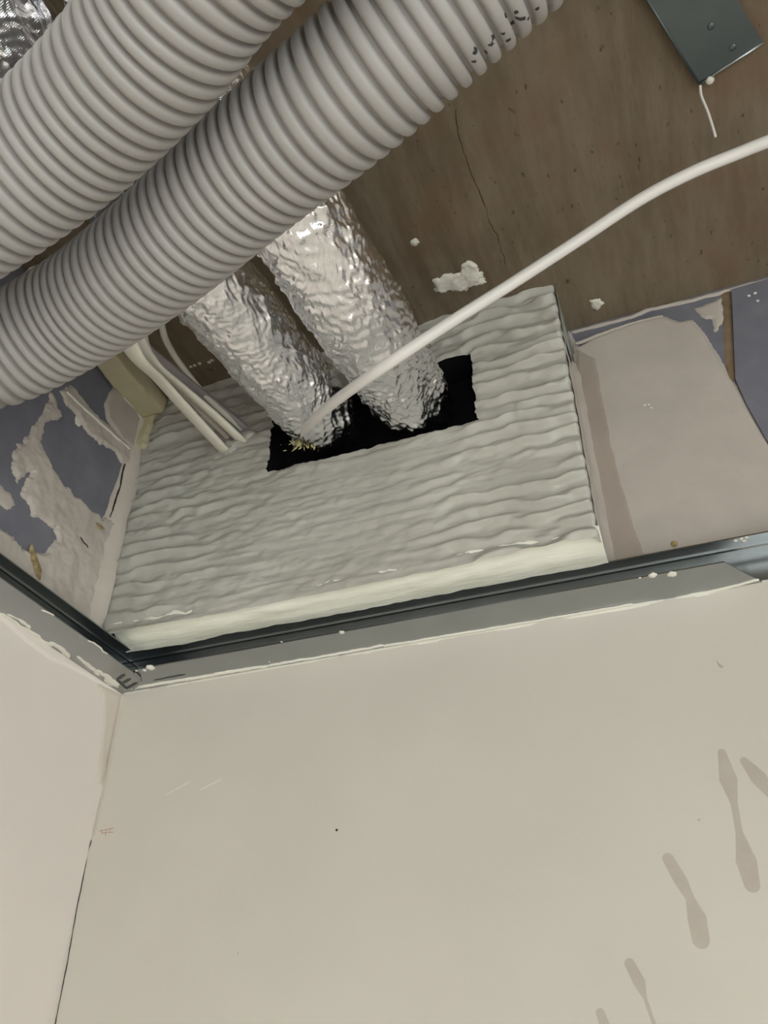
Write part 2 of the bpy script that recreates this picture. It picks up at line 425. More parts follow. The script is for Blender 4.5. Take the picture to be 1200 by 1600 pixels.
relief('plaster_patch', 'y', -.0058, [(900, 545), (931, 560), (938, 600), (962, 720), (985, 800), (1006, 872), (955, 885), (925, 760), (905, 640)],
       .0012, M_PLAS2, wall_back, rag=.0016, ragf=60, rough=.2, rf=25, soft=.002, seed=11, lim=(XB-.002, 1.0, .0268, H))
relief('plaster_smear', 'y', -.0012, [(1085, 482), (1128, 466), (1131, 500), (1119, 520), (1112, 500), (1090, 492)], .0012, M_PLAS, wall_back, rag=.003, ragf=150, seed=21)
ribbon('plaster_ridge', 'y', -.0012, [(893, 520), (940, 508), (985, 496), (1010, 486), (1080, 470), (1200, 438)], .0045, M_PLAS, wall_back, .002, .0012, seed=4)
ribbon('plaster_ridge', 'y', -.004, [(900, 538), (930, 526), (985, 507), (1036, 495)], .004, M_PLAS, wall_back, .002, .001, seed=6)
blob('rust_spot', at(1053, 850, 'y', -.0058), .0026, M_TAN, wall_back, (1, .12, 1.2), 3)
for k, (x, y) in enumerate([(1007, 633), (1014, 632), (1018, 637)]): blob('plaster_speck', at(x, y, 'y', -.006), .0014, M_PLASW, wall_back, (1, .5, 1), k)
for k, (x, y) in enumerate([(1170, 462), (1180, 458), (1184, 470)]): blob('plaster_speck', at(x, y, 'y', -.0045), .0016, M_PLASW, wall_back, (1, .3, 1), k+9)

# upper part of the left wall: bare board with plaster smears
box('plasterboard', (0, -.9, .027), (.0012, -T, H-.001), M_BOARD, wall_left)
LX = .0012
LL = (-.9, -T+.002, .0268, H)
relief('plaster_patch', 'x', LX, [(80, 614), (70, 640), (43, 677), (20, 710), (13, 730), (27, 753), (50, 733), (33, 770), (49, 801), (82, 824), (86, 842), (71, 865), (41, 861), (0, 828), (-40, 800), (-40, 900), (60, 960), (160, 1040), (215, 1030), (185, 900), (190, 800), (176, 815), (169, 815), (142, 797), (100, 760), (78, 727), (63, 693), (70, 663), (95, 653)],
       .0036, M_PLAS, wall_left, rag=.0050, ragf=170, rough=.55, rf=70, soft=.003, seed=31, sign=1, lim=LL, cell=.0012)
relief('plaster_smear', 'x', LX, [(91, 610), (112, 603), (150, 648), (168, 664), (203, 700), (215, 730), (190, 724), (178, 706), (150, 690), (131, 668), (120, 648), (108, 640)],
       .0028, M_PLAS, wall_left, rag=.0036, ragf=190, rough=.55, rf=90, seed=37, cell=.0012, sign=1, lim=LL)
relief('plaster_smear', 'x', LX, [(163, 630), (180, 596), (200, 600), (228, 648), (212, 705), (190, 690), (165, 656)], .0032, M_PLAS, wall_left, rag=.0016, rough=.15, seed=41, sign=1, lim=LL)
relief('plaster_smear', 'x', LX, [(0, 760), (14, 768), (22, 790), (10, 800), (0, 790), (-20, 780)], .0014, M_PLAS, wall_left, rag=.004, ragf=160, seed=43, sign=1)
relief('plaster_smear', 'x', LX, [(118, 650), (126, 650), (130, 660), (124, 668), (117, 662)], .0014, M_PLASW, wall_left, rag=.001, seed=44, sign=1)
ribbon('plaster_ridge', 'x', .004, [(103, 612), (150, 655), (203, 702)], .003, M_PLASW, wall_left, .0016, .0012, sign=1, seed=3)
ribbon('plaster_ridge', 'x', .004, [(181, 598), (195, 625), (212, 640), (222, 658)], .003, M_PLASW, wall_left, .0018, .0014, sign=1, seed=8)
ribbon('crack', 'x', .0030, [(195, 724), (188, 760), (180, 786), (171, 808)], .0022, M_DARK, wall_left, .0006, .0016, sign=1, seed=19, wjit=.9)
ribbon('straw_residue', 'x', .0044, [(46, 852), (55, 876), (62, 892), (60, 906)], .008, M_TAN, wall_left, .002, .003, sign=1, seed=5)
ribbon('straw_residue', 'x', .0044, [(150, 818), (158, 824), (162, 826)], .006, M_TAN, wall_left, .0014, .002, sign=1, seed=6)
ribbon('crack', 'x', .0044, [(126, 838), (132, 850), (138, 858)], .0016, M_DARK, wall_left, .0003, .003, sign=1, seed=9)

# lower walls: filler along the channel, corner filler, crack, pencil marks
relief('filler_strip', 'y', 0, [(190, 1076), (400, 1042), (700, 990), (990, 942), (1210, 900), (1210, 906), (990, 949), (700, 998), (400, 1049), (300, 1066), (190, 1086)], .0010, M_PLASW, wall_back, rag=.0022, ragf=40, rough=.4, seed=51, soft=.002)
relief('filler_strip', 'x', 0, [(-30, 936), (0, 953), (100, 1020), (156, 1058), (192, 1080), (192, 1088), (150, 1066), (110, 1044), (80, 1032), (40, 1004), (0, 968), (-30, 950)], .0012, M_WALL, wall_left, rag=.0012, ragf=40, rough=.2, seed=53, sign=1)
relief('corner_filler', 'x', 0, [(150, 1066), (160, 1090), (161, 1130), (155, 1180), (150, 1225), (166, 1225), (192, 1086)], .0010, M_FILL, wall_left, rag=.0012, ragf=40, rough=.2, seed=55, sign=1, lim=(-1, -.0002, -1, 0))
relief('corner_filler', 'y', 0, [(186, 1084), (196, 1084), (180, 1160), (164, 1240), (150, 1300), (140, 1318), (160, 1235)], .0012, M_COVE, wall_back, rag=.001, ragf=60, rough=.3, seed=57)
ribbon('crack', 'y', -.0004, [(143, 1312), (139, 1326), (121, 1414), (104, 1510), (86, 1600), (80, 1630)], .0007, M_DARK, wall_back, .0003, .0006, seed=61, wjit=1.0)
for k, pts in enumerate([[(154, 1299), (178, 1294)], [(160, 1296), (159, 1303)], [(166, 1295), (164, 1307)], [(172, 1294), (171, 1302)], [(157, 1302), (178, 1300)]]):
    ribbon('pencil_mark', 'y', 0, pts, .0006, M_RED, wall_back, .0002, .0004, seed=k)
for k, pts in enumerate([[(258, 1243), (298, 1220)], [(312, 1234), (346, 1217)]]):
    ribbon('scratch', 'y', 0, pts, .0008, M_SCRATCH, wall_back, .0003, .0002, seed=k)
for k, (x, y, r) in enumerate([(526, 1297, .0011), (372, 1490, .0008), (1125, 1040, .0012), (1092, 1281, .0008)]): blob('paint_speck', at(x, y, 'y', 0), r, M_DARK if k == 0 else M_PLAS, wall_back, (1, .3, 1), k)
ribbon('scratch', 'y', 0, [(1120, 1032), (1127, 1044), (1130, 1040)], .0008, M_PLAS2, wall_back, .0003, .0005, seed=12)

# soffit: crack, plaster splashes
ribbon('crack', 'z', H, [(712, 170), (716, 205), (728, 250), (752, 305), (765, 345), (778, 368), (781, 392), (792, 414)], .0010, M_HAIR, ceiling, .0002, .0022, seed=71, wjit=.8)
relief('plaster_splash', 'z', H, [(677, 440), (690, 432), (716, 424), (730, 408), (742, 407), (752, 428), (760, 441), (745, 446), (728, 454), (690, 458), (680, 452)], .0024, M_PLASW, ceiling, cell=.0009, rag=.0045, ragf=190, rough=.8, rf=110, seed=73)
relief('plaster_splash', 'z', H, [(641, 376), (650, 372), (656, 378), (650, 386), (642, 384)], .0014, M_PLASW, ceiling, cell=.0008, rag=.0015, ragf=240, seed=75)
relief('plaster_splash', 'z', H, [(922, 470), (938, 466), (943, 474), (934, 484), (924, 480)], .0016, M_PLASW, ceiling, cell=.0008, rag=.002, ragf=240, seed=77)
for k, (x, y) in enumerate([(272, 579), (276, 582), (298, 573), (304, 571), (312, 568), (327, 566), (331, 563)]): blob('plaster_speck', at(x, y, 'z', H), .002, M_PLASW, ceiling, (1, 1, .4), k)

# ------------------------------------------------------------------ ceiling channel
def channel(name, along, lo, hi, mitre=None):
    """C section: bottom flange, web and top flange with a lip, swept along one wall"""
    e = empty(name, (lo, 0, 0) if along == 'x' else (0, lo, 0))
    g = .0011
    def piece(nm, prof, a=lo, b_=hi, mt=M_GALV, cut=None):
        V = []; nq = len(prof); st = np.linspace(a, b_, 40)
        for s in st:
            for (d, z) in prof:
                wob = .0004*(float(vnoise(s*9, z*50, 5))-.5)
                ss = s
                if cut: ss = s+cut*d*(s-a)/(b_-a)
                V.append((ss, -d, z+wob) if along == 'x' else (d, ss, z+wob))
        F = []
        for k in range(len(st)-1):
            for j in range(nq): F.append((k*nq+j, k*nq+(j+1) % nq, (k+1)*nq+(j+1) % nq, (k+1)*nq+j))
        F.append(tuple(range(nq))); F.append(tuple(range(len(V)-nq, len(V))))
        return mesh(nm, V, F, mt, e, False)
    return e, piece
g = .0011
ch, piece = channel('ceiling_channel', 'x', FW+.001, 1.6)
tag(ch, 'galvanised steel edge channel along the wall below the ridged white panel', 'metal channel')
piece('bottom_flange', [(0, 0), (FW, 0), (FW, g), (0, g)], a=.004, b_=float(at(1190, 906, 'y', 0)[0]), cut=-.65)
piece('web', [(0, g), (g, g), (g, HW), (0, HW)], a=.002)
piece('top_flange', [(0, HW), (TW, HW), (TW, HW+g), (0, HW+g)], a=.002)
piece('stiffening_rib', [(.012, HW-.0012), (.0135, HW-.002), (.015, HW-.0012), (.015, HW+.0002), (.012, HW+.0002)], a=.002)
cl, piece = channel('ceiling_channel', 'y', -1.6, -.001)
tag(cl, 'galvanised steel edge channel along the side wall, stencilled near the corner', 'metal channel')
out = [(0, -1.6), (FW, -1.6), (FW, -.5), (FW, -.046)]+[tuple(at(x, y, 'z', 0)[:2]) for x, y in ((209, 1049), (217, 1055), (220, 1064), (206, 1078))]+[(0, -.001)]
m = len(out); V = [(x, y, -g) for x, y in out]+[(x, y, 0) for x, y in out]
mesh('bottom_flange', V, [tuple(range(m))[::-1], tuple(range(m, 2*m))]+[(i, (i+1) % m, m+(i+1) % m, m+i) for i in range(m)], M_GALV, cl, False)
piece('web', [(0, g), (g, g), (g, HW), (0, HW)])
piece('top_flange', [(0, HW), (TW, HW), (TW, HW+g), (0, HW+g)])
piece('stiffening_rib', [(.012, HW-.0012), (.0135, HW-.002), (.015, HW-.0012), (.015, HW+.0002), (.012, HW+.0002)])
# stencilled mark, plaster left on the flanges
def rib2(parent, z, pts, width, mt, **k): return ribbon(k.pop('name', 'plaster_smear'), 'z', z, pts, width, mt, parent, **k)
for pts in ([(183, 1062), (195, 1053)], [(191, 1068), (204, 1060)], [(197, 1076), (214, 1066)], [(182, 1061), (199, 1077)]):
    rib2(cl, -g-.0001, pts, .0038, M_INK, name='stencil_stroke', thick=.0001, wjit=0, step=.0008)
for k, (pts, wd) in enumerate([([(0, 957), (14, 966), (40, 983), (66, 1000), (82, 1010)], .006), ([(10, 960), (30, 968), (50, 982)], .004), ([(78, 1002), (96, 1014), (112, 1028)], .006), ([(120, 1024), (136, 1040), (156, 1056)], .007), ([(150, 1046), (170, 1062), (184, 1074)], .010), ([(66, 952), (84, 962)], .002), ([(138, 1000), (150, 1008), (168, 1022)], .0026), ([(160, 1052), (176, 1060)], .004)]):
    rib2(cl, -g-.0001, pts, wd*.75, M_PLASW, thick=.0005, jit=.003, seed=k, wjit=.9)
for k, (pts, wd) in enumerate([([(205, 1076), (300, 1060), (420, 1040)], .005), ([(420, 1040), (600, 1008)], .003), ([(600, 1009), (800, 976), (990, 944)], .0024), ([(1060, 934), (1130, 920), (1186, 905)], .003)]):
    rib2(ch, -.0002, pts, wd, M_PLASW, thick=.0012, jit=.0015, seed=k+20)
rib2(ch, -.0003, [(240, 1063), (290, 1054)], .003, M_INK, name='scuff', thick=.0001, jit=.001, seed=3)
for k, (x, y, r) in enumerate([(235, 1043, .0042), (226, 1047, .002), (213, 1048, .0014), (534, 988, .0024), (1020, 899, .0032), (1050, 897, .0036), (1066, 934, .001), (1079, 932, .001), (421, 1034, .001), (440, 1003, .001), (1000, 903, .001)]):
    blob('plaster_drip', at(x, y, 'z', 0), r, M_PLASW, ch, (1, 1, .45), k)
for k, (x, y) in enumerate([(1149, 845), (1158, 842), (1166, 840), (1162, 845)]): blob('plaster_drip', at(x, y, 'z', HW), .0018, M_PLASW, ch, (1, 1, .5), k)
ribbon('cut_end_fold', 'z', -.001, [(209, 1050), (218, 1058), (219, 1066), (205, 1079)], .0024, M_GALV, cl, .0016, .0004, seed=4)

# ------------------------------------------------------------------ fire batt with ridged coating
batt = empty('fire_batt', (0, -T, .03))
tag(batt, 'white ridged wall panel sealing the ducts, with a black cut-out', 'wall panel')
HX0, HX1, HZ0, HZ1 = .1762, .3935, .1822, .2735
def coat_h(X, Z):
    ph = Z/.0157+.34*(fbm(X*9, Z*5, 2, 3)-.5)*2+.40*(fbm(X*34, Z*40, 8, 2)-.5)*2-X*.10
    w1 = .5+.5*np.cos(2*math.pi*ph); w1 = 1-(1-w1)**.8
    edge = np.maximum(sstep(.31, .41, X), sstep(.18, .05, X)*.85)
    upper = sstep(.19, .27, Z)
    amp = .0006+.0040*np.clip(np.maximum(edge, upper*.7), 0, 1)*(.45+1.0*fbm(X*28, Z*60, 4, 3))
    amp = amp*(.18+1.3*sstep(.32, .58, fbm(X*20, Z*70, 14, 3)))
    strokes = .0017*(fbm(X*18+Z*6, Z*170, 21, 4)-.5)*2
    lumps = .0015*(fbm(X*85, Z*95, 33, 4)-.5)*2
    ridg = .0012*(1-abs(fbm(X*40, Z*120, 37, 4)*2-1)*2)*sstep(.45, .65, fbm(X*12, Z*16, 39, 2))
    # smooth filler smear round the cables
    sm = np.exp(-(((X-.115)/.060)**2+((Z-.222)/.022)**2)); amp = amp*(1-.85*sm)*(.12+.88*sstep(.008, .04, X))
    return amp*w1+strokes*(.55+.45*(1-edge))+lumps+ridg+.003*sm
def lines(a, b_, step, fixed):
    pts = [a]+list(fixed)+[b_]; out = []
    for p_, q in zip(pts[:-1], pts[1:]):
        m = max(1, int(round((q-p_)/step))); out += list(np.linspace(p_, q, m, endpoint=False))
    return np.array(out+[b_])
xs = lines(0.0, XB, .0020, (HX0, HX1)); zs = lines(.028, H, .00125, (HZ0, HZ1))
X, Z = np.meshgrid(xs, zs, indexing='ij'); h = coat_h(X, Z)
ix0, ix1 = [int(np.argmin(abs(xs-v))) for v in (HX0, HX1)]; iz0, iz1 = [int(np.argmin(abs(zs-v))) for v in (HZ0, HZ1)]
# ragged cut edge
dx = np.minimum(abs(X-HX0), abs(X-HX1)); inz = (Z > HZ0-.006) & (Z < HZ1+.006); wx = sstep(.006, 0, dx)*inz
dz = np.minimum(abs(Z-HZ0), abs(Z-HZ1)); inx = (X > HX0-.006) & (X < HX1+.006); wz = sstep(.006, 0, dz)*inx
Xd = X+wx*.0032*(fbm(Z*160, X*20, 51, 3)-.5)*2; Zd = Z+wz*.0030*(fbm(X*130, Z*20, 55, 4)-.5)*2
# right edge ragged, thickness rolls back at the rim
er = sstep(.012, 0, XB-X); Xd = Xd+er*.0022*(fbm(Z*120, X*0, 61, 3)-.5)*2
h = h-sstep(.004, 0, XB-X)*.002-sstep(.0035, 0, np.minimum(np.maximum(dx, (~inz)*1.), np.maximum(dz, (~inx)*1.)))*.001
Yd = -T-h; Yd[-1, :] = -T+.008; Xd[-1, :] = XB+.0002
W = np.stack([Xd, Yd, Zd], -1)
ci = np.arange(len(xs)-1)[:, None]; cj = np.arange(len(zs)-1)[None, :]
mask = ~((ci >= ix0) & (ci < ix1) & (cj >= iz0) & (cj < iz1))
Vv, F = compact(W.reshape(-1, 3), grid_faces(len(xs), len(zs), mask))
mesh('coated_face', Vv, F, M_COAT, batt)
# body: right side, underside
zz = np.linspace(H-.062, H, 120); yy = np.linspace(-T-.0005, 0, 14)
ZZ, YY = np.meshgrid(zz, yy, indexing='ij'); XX = XB+.0006*(fbm(ZZ*90, YY*90, 71, 3)-.5)*2
mesh('side_edge', np.stack([XX, YY, ZZ], -1).reshape(-1, 3), grid_faces(120, 14), M_RAW, batt)
# plaster dragged over the lower side and coved to the wall
zz = np.linspace(.030, H-.055, 150); tt = np.linspace(0, 1, 16); V = []
for z in zz:
    top = float(sstep(H-.055, H-.075, z))
    for q in tt:
        a = q*math.pi/2; rr = .012
        y = -T+.0004+(T-.0004)*q; x = XB-.0012+.0022*float(fbm(z*70, y*70, 81, 3))
        if q > .6: x += .010*((q-.6)/.4)**2
        V.append((x-.003*(1-top), y, z))
mesh('side_plaster', V, grid_faces(150, 16), M_PLAS, batt)
# black lined pocket
DP = .040; a0, a1, c0, c1 = HX0-.004, HX1+.004, HZ0-.004, HZ1+.004; y0, y1 = -T+.0018, -T+DP
V = [(a0, y0, c0), (a1, y0, c0), (a1, y0, c1), (a0, y0, c1), (a0, y1, c0), (a1, y1, c0), (a1, y1, c1), (a0, y1, c1)]
mesh('black_lining', V, [(0, 1, 5, 4), (1, 2, 6, 5), (2, 3, 7, 6), (3, 0, 4, 7), (4, 5, 6, 7)], M_BLACK, batt, False)
# bead along the foot
xs2 = np.linspace(.022, XB+.001, 260); V = []; prof = 14
for x in xs2:
    endl = float(sstep(.022, .04, x)); top = .0380+.004*float(sstep(.12, .0, x)); nz = .0050*(float(fbm(x*75, 1.2, 91, 5))-.5)*2
    bot = .0252+.0010*(float(fbm(x*60, 4.2, 93, 3))-.5)*2; yb = -.030+.003*(float(fbm(x*38, 7.2, 95, 4))-.5)*2
    for k in range(prof):
        q = k/(prof-1); y = (-T-.0022)*(1-q)+yb*q; z = top*(1-q)+bot*q+nz*max(0, 1-q*3)**2
        bul = math.sin(math.pi*q)*(.0050+.0022*(float(fbm(x*26, q*6, 97, 4))-.5)*2)*(.4+.6*endl)
        V.append((x, y-bul*.55-.0008*math.sin(math.pi*q)+(.002 if k == 0 else 0), z-bul*.6))
mesh('sealant_bead', V, grid_faces(260, prof, flip=True), M_BEAD, batt)
# cove of plaster between the side wall and the batt
zz = np.linspace(.028, H-.012, 170); tt = np.linspace(0, 1, 14); V = []
for z in zz:
    wv_ = .016+.005*(float(fbm(z*30, .3, 101, 3))-.5)*2-.006*float(sstep(.2, .33, z)); wy = .026-.013*float(sstep(.10, .24, z))+.004*(float(fbm(z*24, 2.3, 103, 3))-.5)*2
    for q in tt:
        a = q*math.pi/2
        x = wv_*(1-math.cos(a))+.0014; y = -T-.0024-wy*(1-math.sin(a))
        V.append((x+.0008*float(fbm(z*120, q*5, 105, 2)), y, z))
cove = mesh('corner_cove', V, grid_faces(170, 14), M_COVE, batt)
relief('filler_smear', 'y', -T-.0025, [(214, 640), (226, 612), (252, 616), (256, 634), (238, 656), (226, 700), (210, 700)], .003, M_CREAM, batt, rag=.003, ragf=150, rough=.5, seed=111, lim=(.0, .2, 0, H))
# filler collar where the cables go in
blob('cable_filler', at(364, 697, 'y', -T-.002), .0100, M_COAT, batt, (1.35, .7, .75), 7, 16, .7)
blob('cable_filler', at(386, 680, 'y', -T-.004), .008, M_COAT, batt, (1.2, .5, .8), 8, 12, .35)

# ------------------------------------------------------------------ cream batten under the soffit
V = []; nst = 70; sec = 28; x0, x1, z0, z1 = .004, .034, H-.026, H-.0004
for k in range(nst):
    y = -.27+(-T-.005+.27)*k/(nst-1)
    for c_ in range(sec):
        an = c_/sec*2*math.pi; ca, sa = math.cos(an), math.sin(an); pw = .28      # rounded rectangle
        ux = math.copysign(abs(ca)**pw, ca); uz = math.copysign(abs(sa)**pw, sa)
        nz = .0022*(float(fbm(y*55+ca, sa*1.7+3, 121, 4))-.5)*2 if uz < .9 else 0
        V.append(((x0+x1)/2+ux*((x1-x0)/2+nz), y+(.004*(float(vnoise(c_*.9, 2, 5))-.5) if k == nst-1 else 0), min(z1, (z0+z1)/2+uz*((z1-z0)/2+nz))))
F = [(k*sec+c_, k*sec+(c_+1) % sec, (k+1)*sec+(c_+1) % sec, (k+1)*sec+c_) for k in range(nst-1) for c_ in range(sec)]+[tuple(range(sec)), tuple(range((nst-1)*sec, nst*sec))]
bt = mesh('timber_batten', V, F, M_CREAM)
tag(bt, 'cream batten under the concrete in the corner, behind the flat cables', 'batten')

# ------------------------------------------------------------------ foil ducts
def foil_duct(path, r, label, seed, twist=.0):
    e = empty('foil_duct', tuple(path[0])); tag(e, label, 'duct', 'foil wrapped ducts through the wall')
    c = catmull(path, 20); L = resample(c, [0])[1]; fine = .54
    ss = np.r_[np.arange(0, fine, .00105), np.arange(fine, L, .006)]; P, _ = resample(c, ss); seg = 226
    th = np.arange(seg)/seg
    S, A = np.meshgrid(ss, th, indexing='ij'); circ = 2*math.pi*r
    def per(f):   # seamless round the tube: the seam lies on the hidden upper side
        w = sstep(.97, 1.0, A); return f(A)*(1-w)+f(A-1)*w
    rg = np.random.RandomState(seed)
    folds = []
    for k in range(30):
        big = k < 13                                   # long creases first, then fine wrinkles
        an = math.radians(rg.normal((48, 128, 92)[k % 3], 13)) if big or k % 2 else rg.uniform(0, math.pi)
        fq = math.exp(rg.uniform(math.log(36), math.log(95))) if big else math.exp(rg.uniform(math.log(110), math.log(300)))
        folds.append((math.cos(an), math.sin(an), fq, rg.uniform(0, 9), int(rg.randint(1000)), rg.uniform(.6, 1.3), big))
    def crumple(a):
        U = S; W = a*circ; out = 0
        wu = .007*(fbm(U*26, W*26, seed+3, 3)-.5)*2; ww = .007*(fbm(U*26, W*26, seed+7, 3)-.5)*2
        for cx, cy, fq, ph, sd, am, big in folds:
            t = (U+wu)*cx+(W+ww)*cy; t = t*fq+ph; tri = abs((t % 1.0)*2-1)
            if big: tri = tri**2.2                       # sharp crest, flat trough
            m = sstep(.40, .56, fbm(U*16, W*16, sd, 2)) if big else sstep(.48, .68, fbm(U*40, W*40, sd, 2))
            out = out+am*(.044 if big else .085)/fq*tri*m
        return out
    d = per(crumple); d = d-d.mean()
    d += .0018*(per(lambda a: fbm(S*11, a*circ*13, seed+29, 2))-.5)*2
    rad = r+d
    # gathered end against the panel
    gath = sstep(.035, .0, S); rad = rad*(1-.10*gath)+gath*.004*(per(lambda a: vnoise(a*circ*130, S*30, seed+51))-.5)*2
    V, F = tube_arrays(P, rad, seg)
    o = mesh('foil_jacket', V, F, M_FOIL, e)
    uvl = o.data.uv_layers.new(name='UVMap'); li = np.zeros(len(o.data.loops), int); o.data.loops.foreach_get('vertex_index', li)
    uv = np.stack([S.reshape(-1)[li]*8, A.reshape(-1)[li]*circ*8], 1); uvl.data.foreach_set('uv', uv.reshape(-1).astype(np.float32))
    return e, P
fr, PR = foil_duct([(.3320, -.046, .2325), (.3330, -.110, .2160), (.337, -.20, .1910), (.331, -.30, .1850), (.306, -.42, .196), (.299, -.56, .205), (.295, -.95, .22)], .0382,
                   'foil wrapped duct on the right, crossed by the long white cable', 200)
fl, PL = foil_duct([(.2395, -.046, .2325), (.2370, -.110, .2230), (.234, -.20, .2130), (.229, -.32, .199), (.222, -.46, .184), (.216, -.60, .176), (.21, -.95, .17)], .0368,
                   'foil wrapped duct on the left, with yellow wool at its end', 300)
# tuft of glass wool at the left duct's mouth
rng = np.random.RandomState(5); V = []; F = []
base = at(486, 688, 'y', -T-.012)
for k in range(150):
    c0 = base+rng.normal(0, 1, 3)*np.array([.010, .003, .0022]); d = rng.normal(0, 1, 3)*np.array([.0045, .003, .003]); nrm = rng.normal(0, 1, 3)*.0006
    i = len(V); V += [c0, c0+d*.5+nrm, c0+d, c0+d*.5-nrm, c0+d*.5+np.array([0, .0006, 0])]; F += [(i, i+1, i+4), (i+1, i+2, i+4), (i+2, i+3, i+4), (i+3, i, i+4)]
w_ = mesh('wool_tuft', V, F, M_WOOL, fl); tag(w_, 'yellow glass wool tuft')

# ------------------------------------------------------------------ corrugated ducts
PITCH = .0092
def corrugated(path, r, label, stretch=None):
    c = catmull(path, 30); L = resample(c, [0])[1]
    phs = np.array([0, .03, .07, .14, .25, .39, .53, .64, .71, .75, .78, .89]); dep = .0046
    prof = []
    for f_ in phs:
        if f_ <= .78:
            q = abs(f_/.78*2-1); prof.append(-dep*(1-max(0, 1-q**3.0)**(1/2.4)))
        else: prof.append(-dep)
    ss = []; rr = []; s = 0
    while s < L-PITCH*1.6:
        pt = PITCH*(stretch(s/L) if stretch else 1.0)
        for f_, d in zip(phs, prof): ss.append(s+f_*pt); rr.append(r+d)
        s += pt
    P, _ = resample(c, np.array(ss)); 
    V, F = tube_arrays(P, np.array(rr), 72)
    o = mesh('corrugated_duct', V, F, M_DUCT); tag(o, label, 'duct', 'grey corrugated ducts')
    # origin at the duct's middle
    mid = Vector(P[len(P)//2]); o.data.transform(Matrix.Translation(-mid)); o.location = mid
    return o, P
RD = .0388
A_ = [(.1252, -.4435, .0591), (.1999, -.4499, .0723), (.2710, -.4609, .0854), (.3384, -.4823, .0886), (.3932, -.5070, .0890), (.4546, -.5227, .0961), (.5299, -.5367, .1124), (.6150, -.5499, .1323), (.75, -.565, .165)]
B_ = [(.060, -.440, .083), (.068, -.385, .090), (.0990, -.3420, .0990), (.1717, -.3401, .1154), (.2546, -.3628, .1120), (.3399, -.3938, .1074), (.4218, -.4217, .1046), (.4985, -.4447, .1197), (.5789, -.4645, .1462), (.6667, -.4790, .1751), (.80, -.495, .215)]
da, PA = corrugated(A_, RD, 'grey corrugated duct nearest the top left corner of the picture')
db, PB = corrugated(B_, RD, 'grey corrugated duct running just under the two foil ducts', lambda q: 1+.18*float(sstep(.62, .85, q)))

from mathutils.bvhtree import BVHTree
def scuffs(duct, spots, nm):
    """small dark rubbed marks lying on the ribs of a duct"""
    me = duct.data; off = duct.location
    tree = BVHTree.FromPolygons([v.co+off for v in me.vertices], [p_.vertices[:] for p_ in me.polygons])
    for k, (x, y, r, el) in enumerate(spots):
        d = Vector(ROT.T @ np.array([(x-600)/FPX, (y-800)/FPX, 1.0])).normalized()
        hit, nn, idx, _ = tree.ray_cast(Vector(CAM), d)
        if hit is None: continue
        tz = nn.orthogonal().normalized(); ty = nn.cross(tz); V = []; m = 14
        for ring in (1.0, .55):
            for a in range(m):
                an = a/m*2*math.pi; rr = r*ring*(1+.9*(float(vnoise(math.cos(an)*1.5+k*3.1, math.sin(an)*1.5+k, 7))-.5)*2*(1 if ring == 1 else .4))
                q = hit+tz*(math.cos(an)*rr*el)+ty*(math.sin(an)*rr)
                h2, n2, i2, _ = tree.find_nearest(q); V.append(h2+n2*(.00008 if ring == 1.0 else .0003))
        h2, n2, i2, _ = tree.find_nearest(hit); V.append(h2+n2*.0003)
        F = [(a, (a+1) % m, m+(a+1) % m, m+a) for a in range(m)]+[(m+a, m+(a+1) % m, 2*m) for a in range(m)]
        mesh(nm, V, F, M_SCUFF, duct)
bpy.context.view_layer.update()
scuffs(db, [(743, 79, .0016, 1), (741, 96, .0012, 1.3), (771, 57, .0018, 1.2), (759, 81, .0013, 1.5), (768, 70, .0016, 1), (791, 25, .0014, 1.2), (801, 36, .0016, .8), (813, 30, .0015, 1.5), (826, 28, .0009, 1), (787, 53, .0011, 1.2), (795, 62, .0013, 1), (806, 20, .0012, 1), (840, 14, .0012, 1)], 'scuff')
scuffs(db, [(10, 642, .0011, 1.6), (16, 638, .0009, .7), (22, 636, .0010, 1.4), (30, 632, .0009, .7), (37, 630, .0010, 1.5), (42, 626, .0008, .6)], 'printed_mark')

# ------------------------------------------------------------------ cables
def cable(name, pts, r, mt, label, flat=1.0, up=(0, 0, 1), seg=16):
    c = catmull(pts, 24); V, F = tube_arrays(c, r, seg, up, 1.0, flat)
    o = mesh(name, V, F, mt); tag(o, label, 'cable')
    mid = Vector(c[len(c)//2]); o.data.transform(Matrix.Translation(-mid)); o.location = mid
    return o
cable('white_cable', [at_depth(462, 690, .852), at_depth(470, 680, .815), at_depth(492, 655, .755), at_depth(530, 622, .70), at_depth(600, 573, .655), at_depth(700, 506, .650), at_depth(800, 443, .652), at_depth(900, 378, .655), at_depth(1000, 312, .645), at_depth(1080, 270, .636), at_depth(1150, 241, .63), at_depth(1220, 214, .62), at_depth(1330, 180, .61)],
      .0047, M_CABLE, 'long round white cable arching from the foil ducts to the right edge')
def ycab(name, pts, r, mt, label, flat=1.0, up=(0, 0, 1)):
    P = [at(x, y, 'y', Y) for x, y, Y in pts]; d = P[-1]-P[-2]; d /= np.linalg.norm(d)
    P.append(P[-1]+d*np.array([1, 1, 0])*.035+np.array([0, 0, .015])); P.append(P[-1]+d*np.array([1, 1, 0])*.012+np.array([0, 0, H-P[-1][2]-.02])); P.append(P[-1]+np.array([0, 0, .03]))
    return cable(name, P, r, mt, label, flat, up)
ycab('flat_cable', [(354, 708, -.056), (342, 695, -.077), (297, 646, -.133), (250, 594, -.195), (207, 548, -.265)], .0034, M_CABLE2, 'ivory flat cable, the lowest of the bundle left of the foil ducts', 2.6, (.4, 0, 1))
ycab('flat_cable', [(381, 692, -.054), (371, 682, -.075), (330, 644, -.115), (280, 602, -.165), (236, 562, -.215)], .0034, M_CABLE2, 'ivory flat cable in the middle of the bundle, tapering upward behind the others', 2.3, (.4, 0, 1))
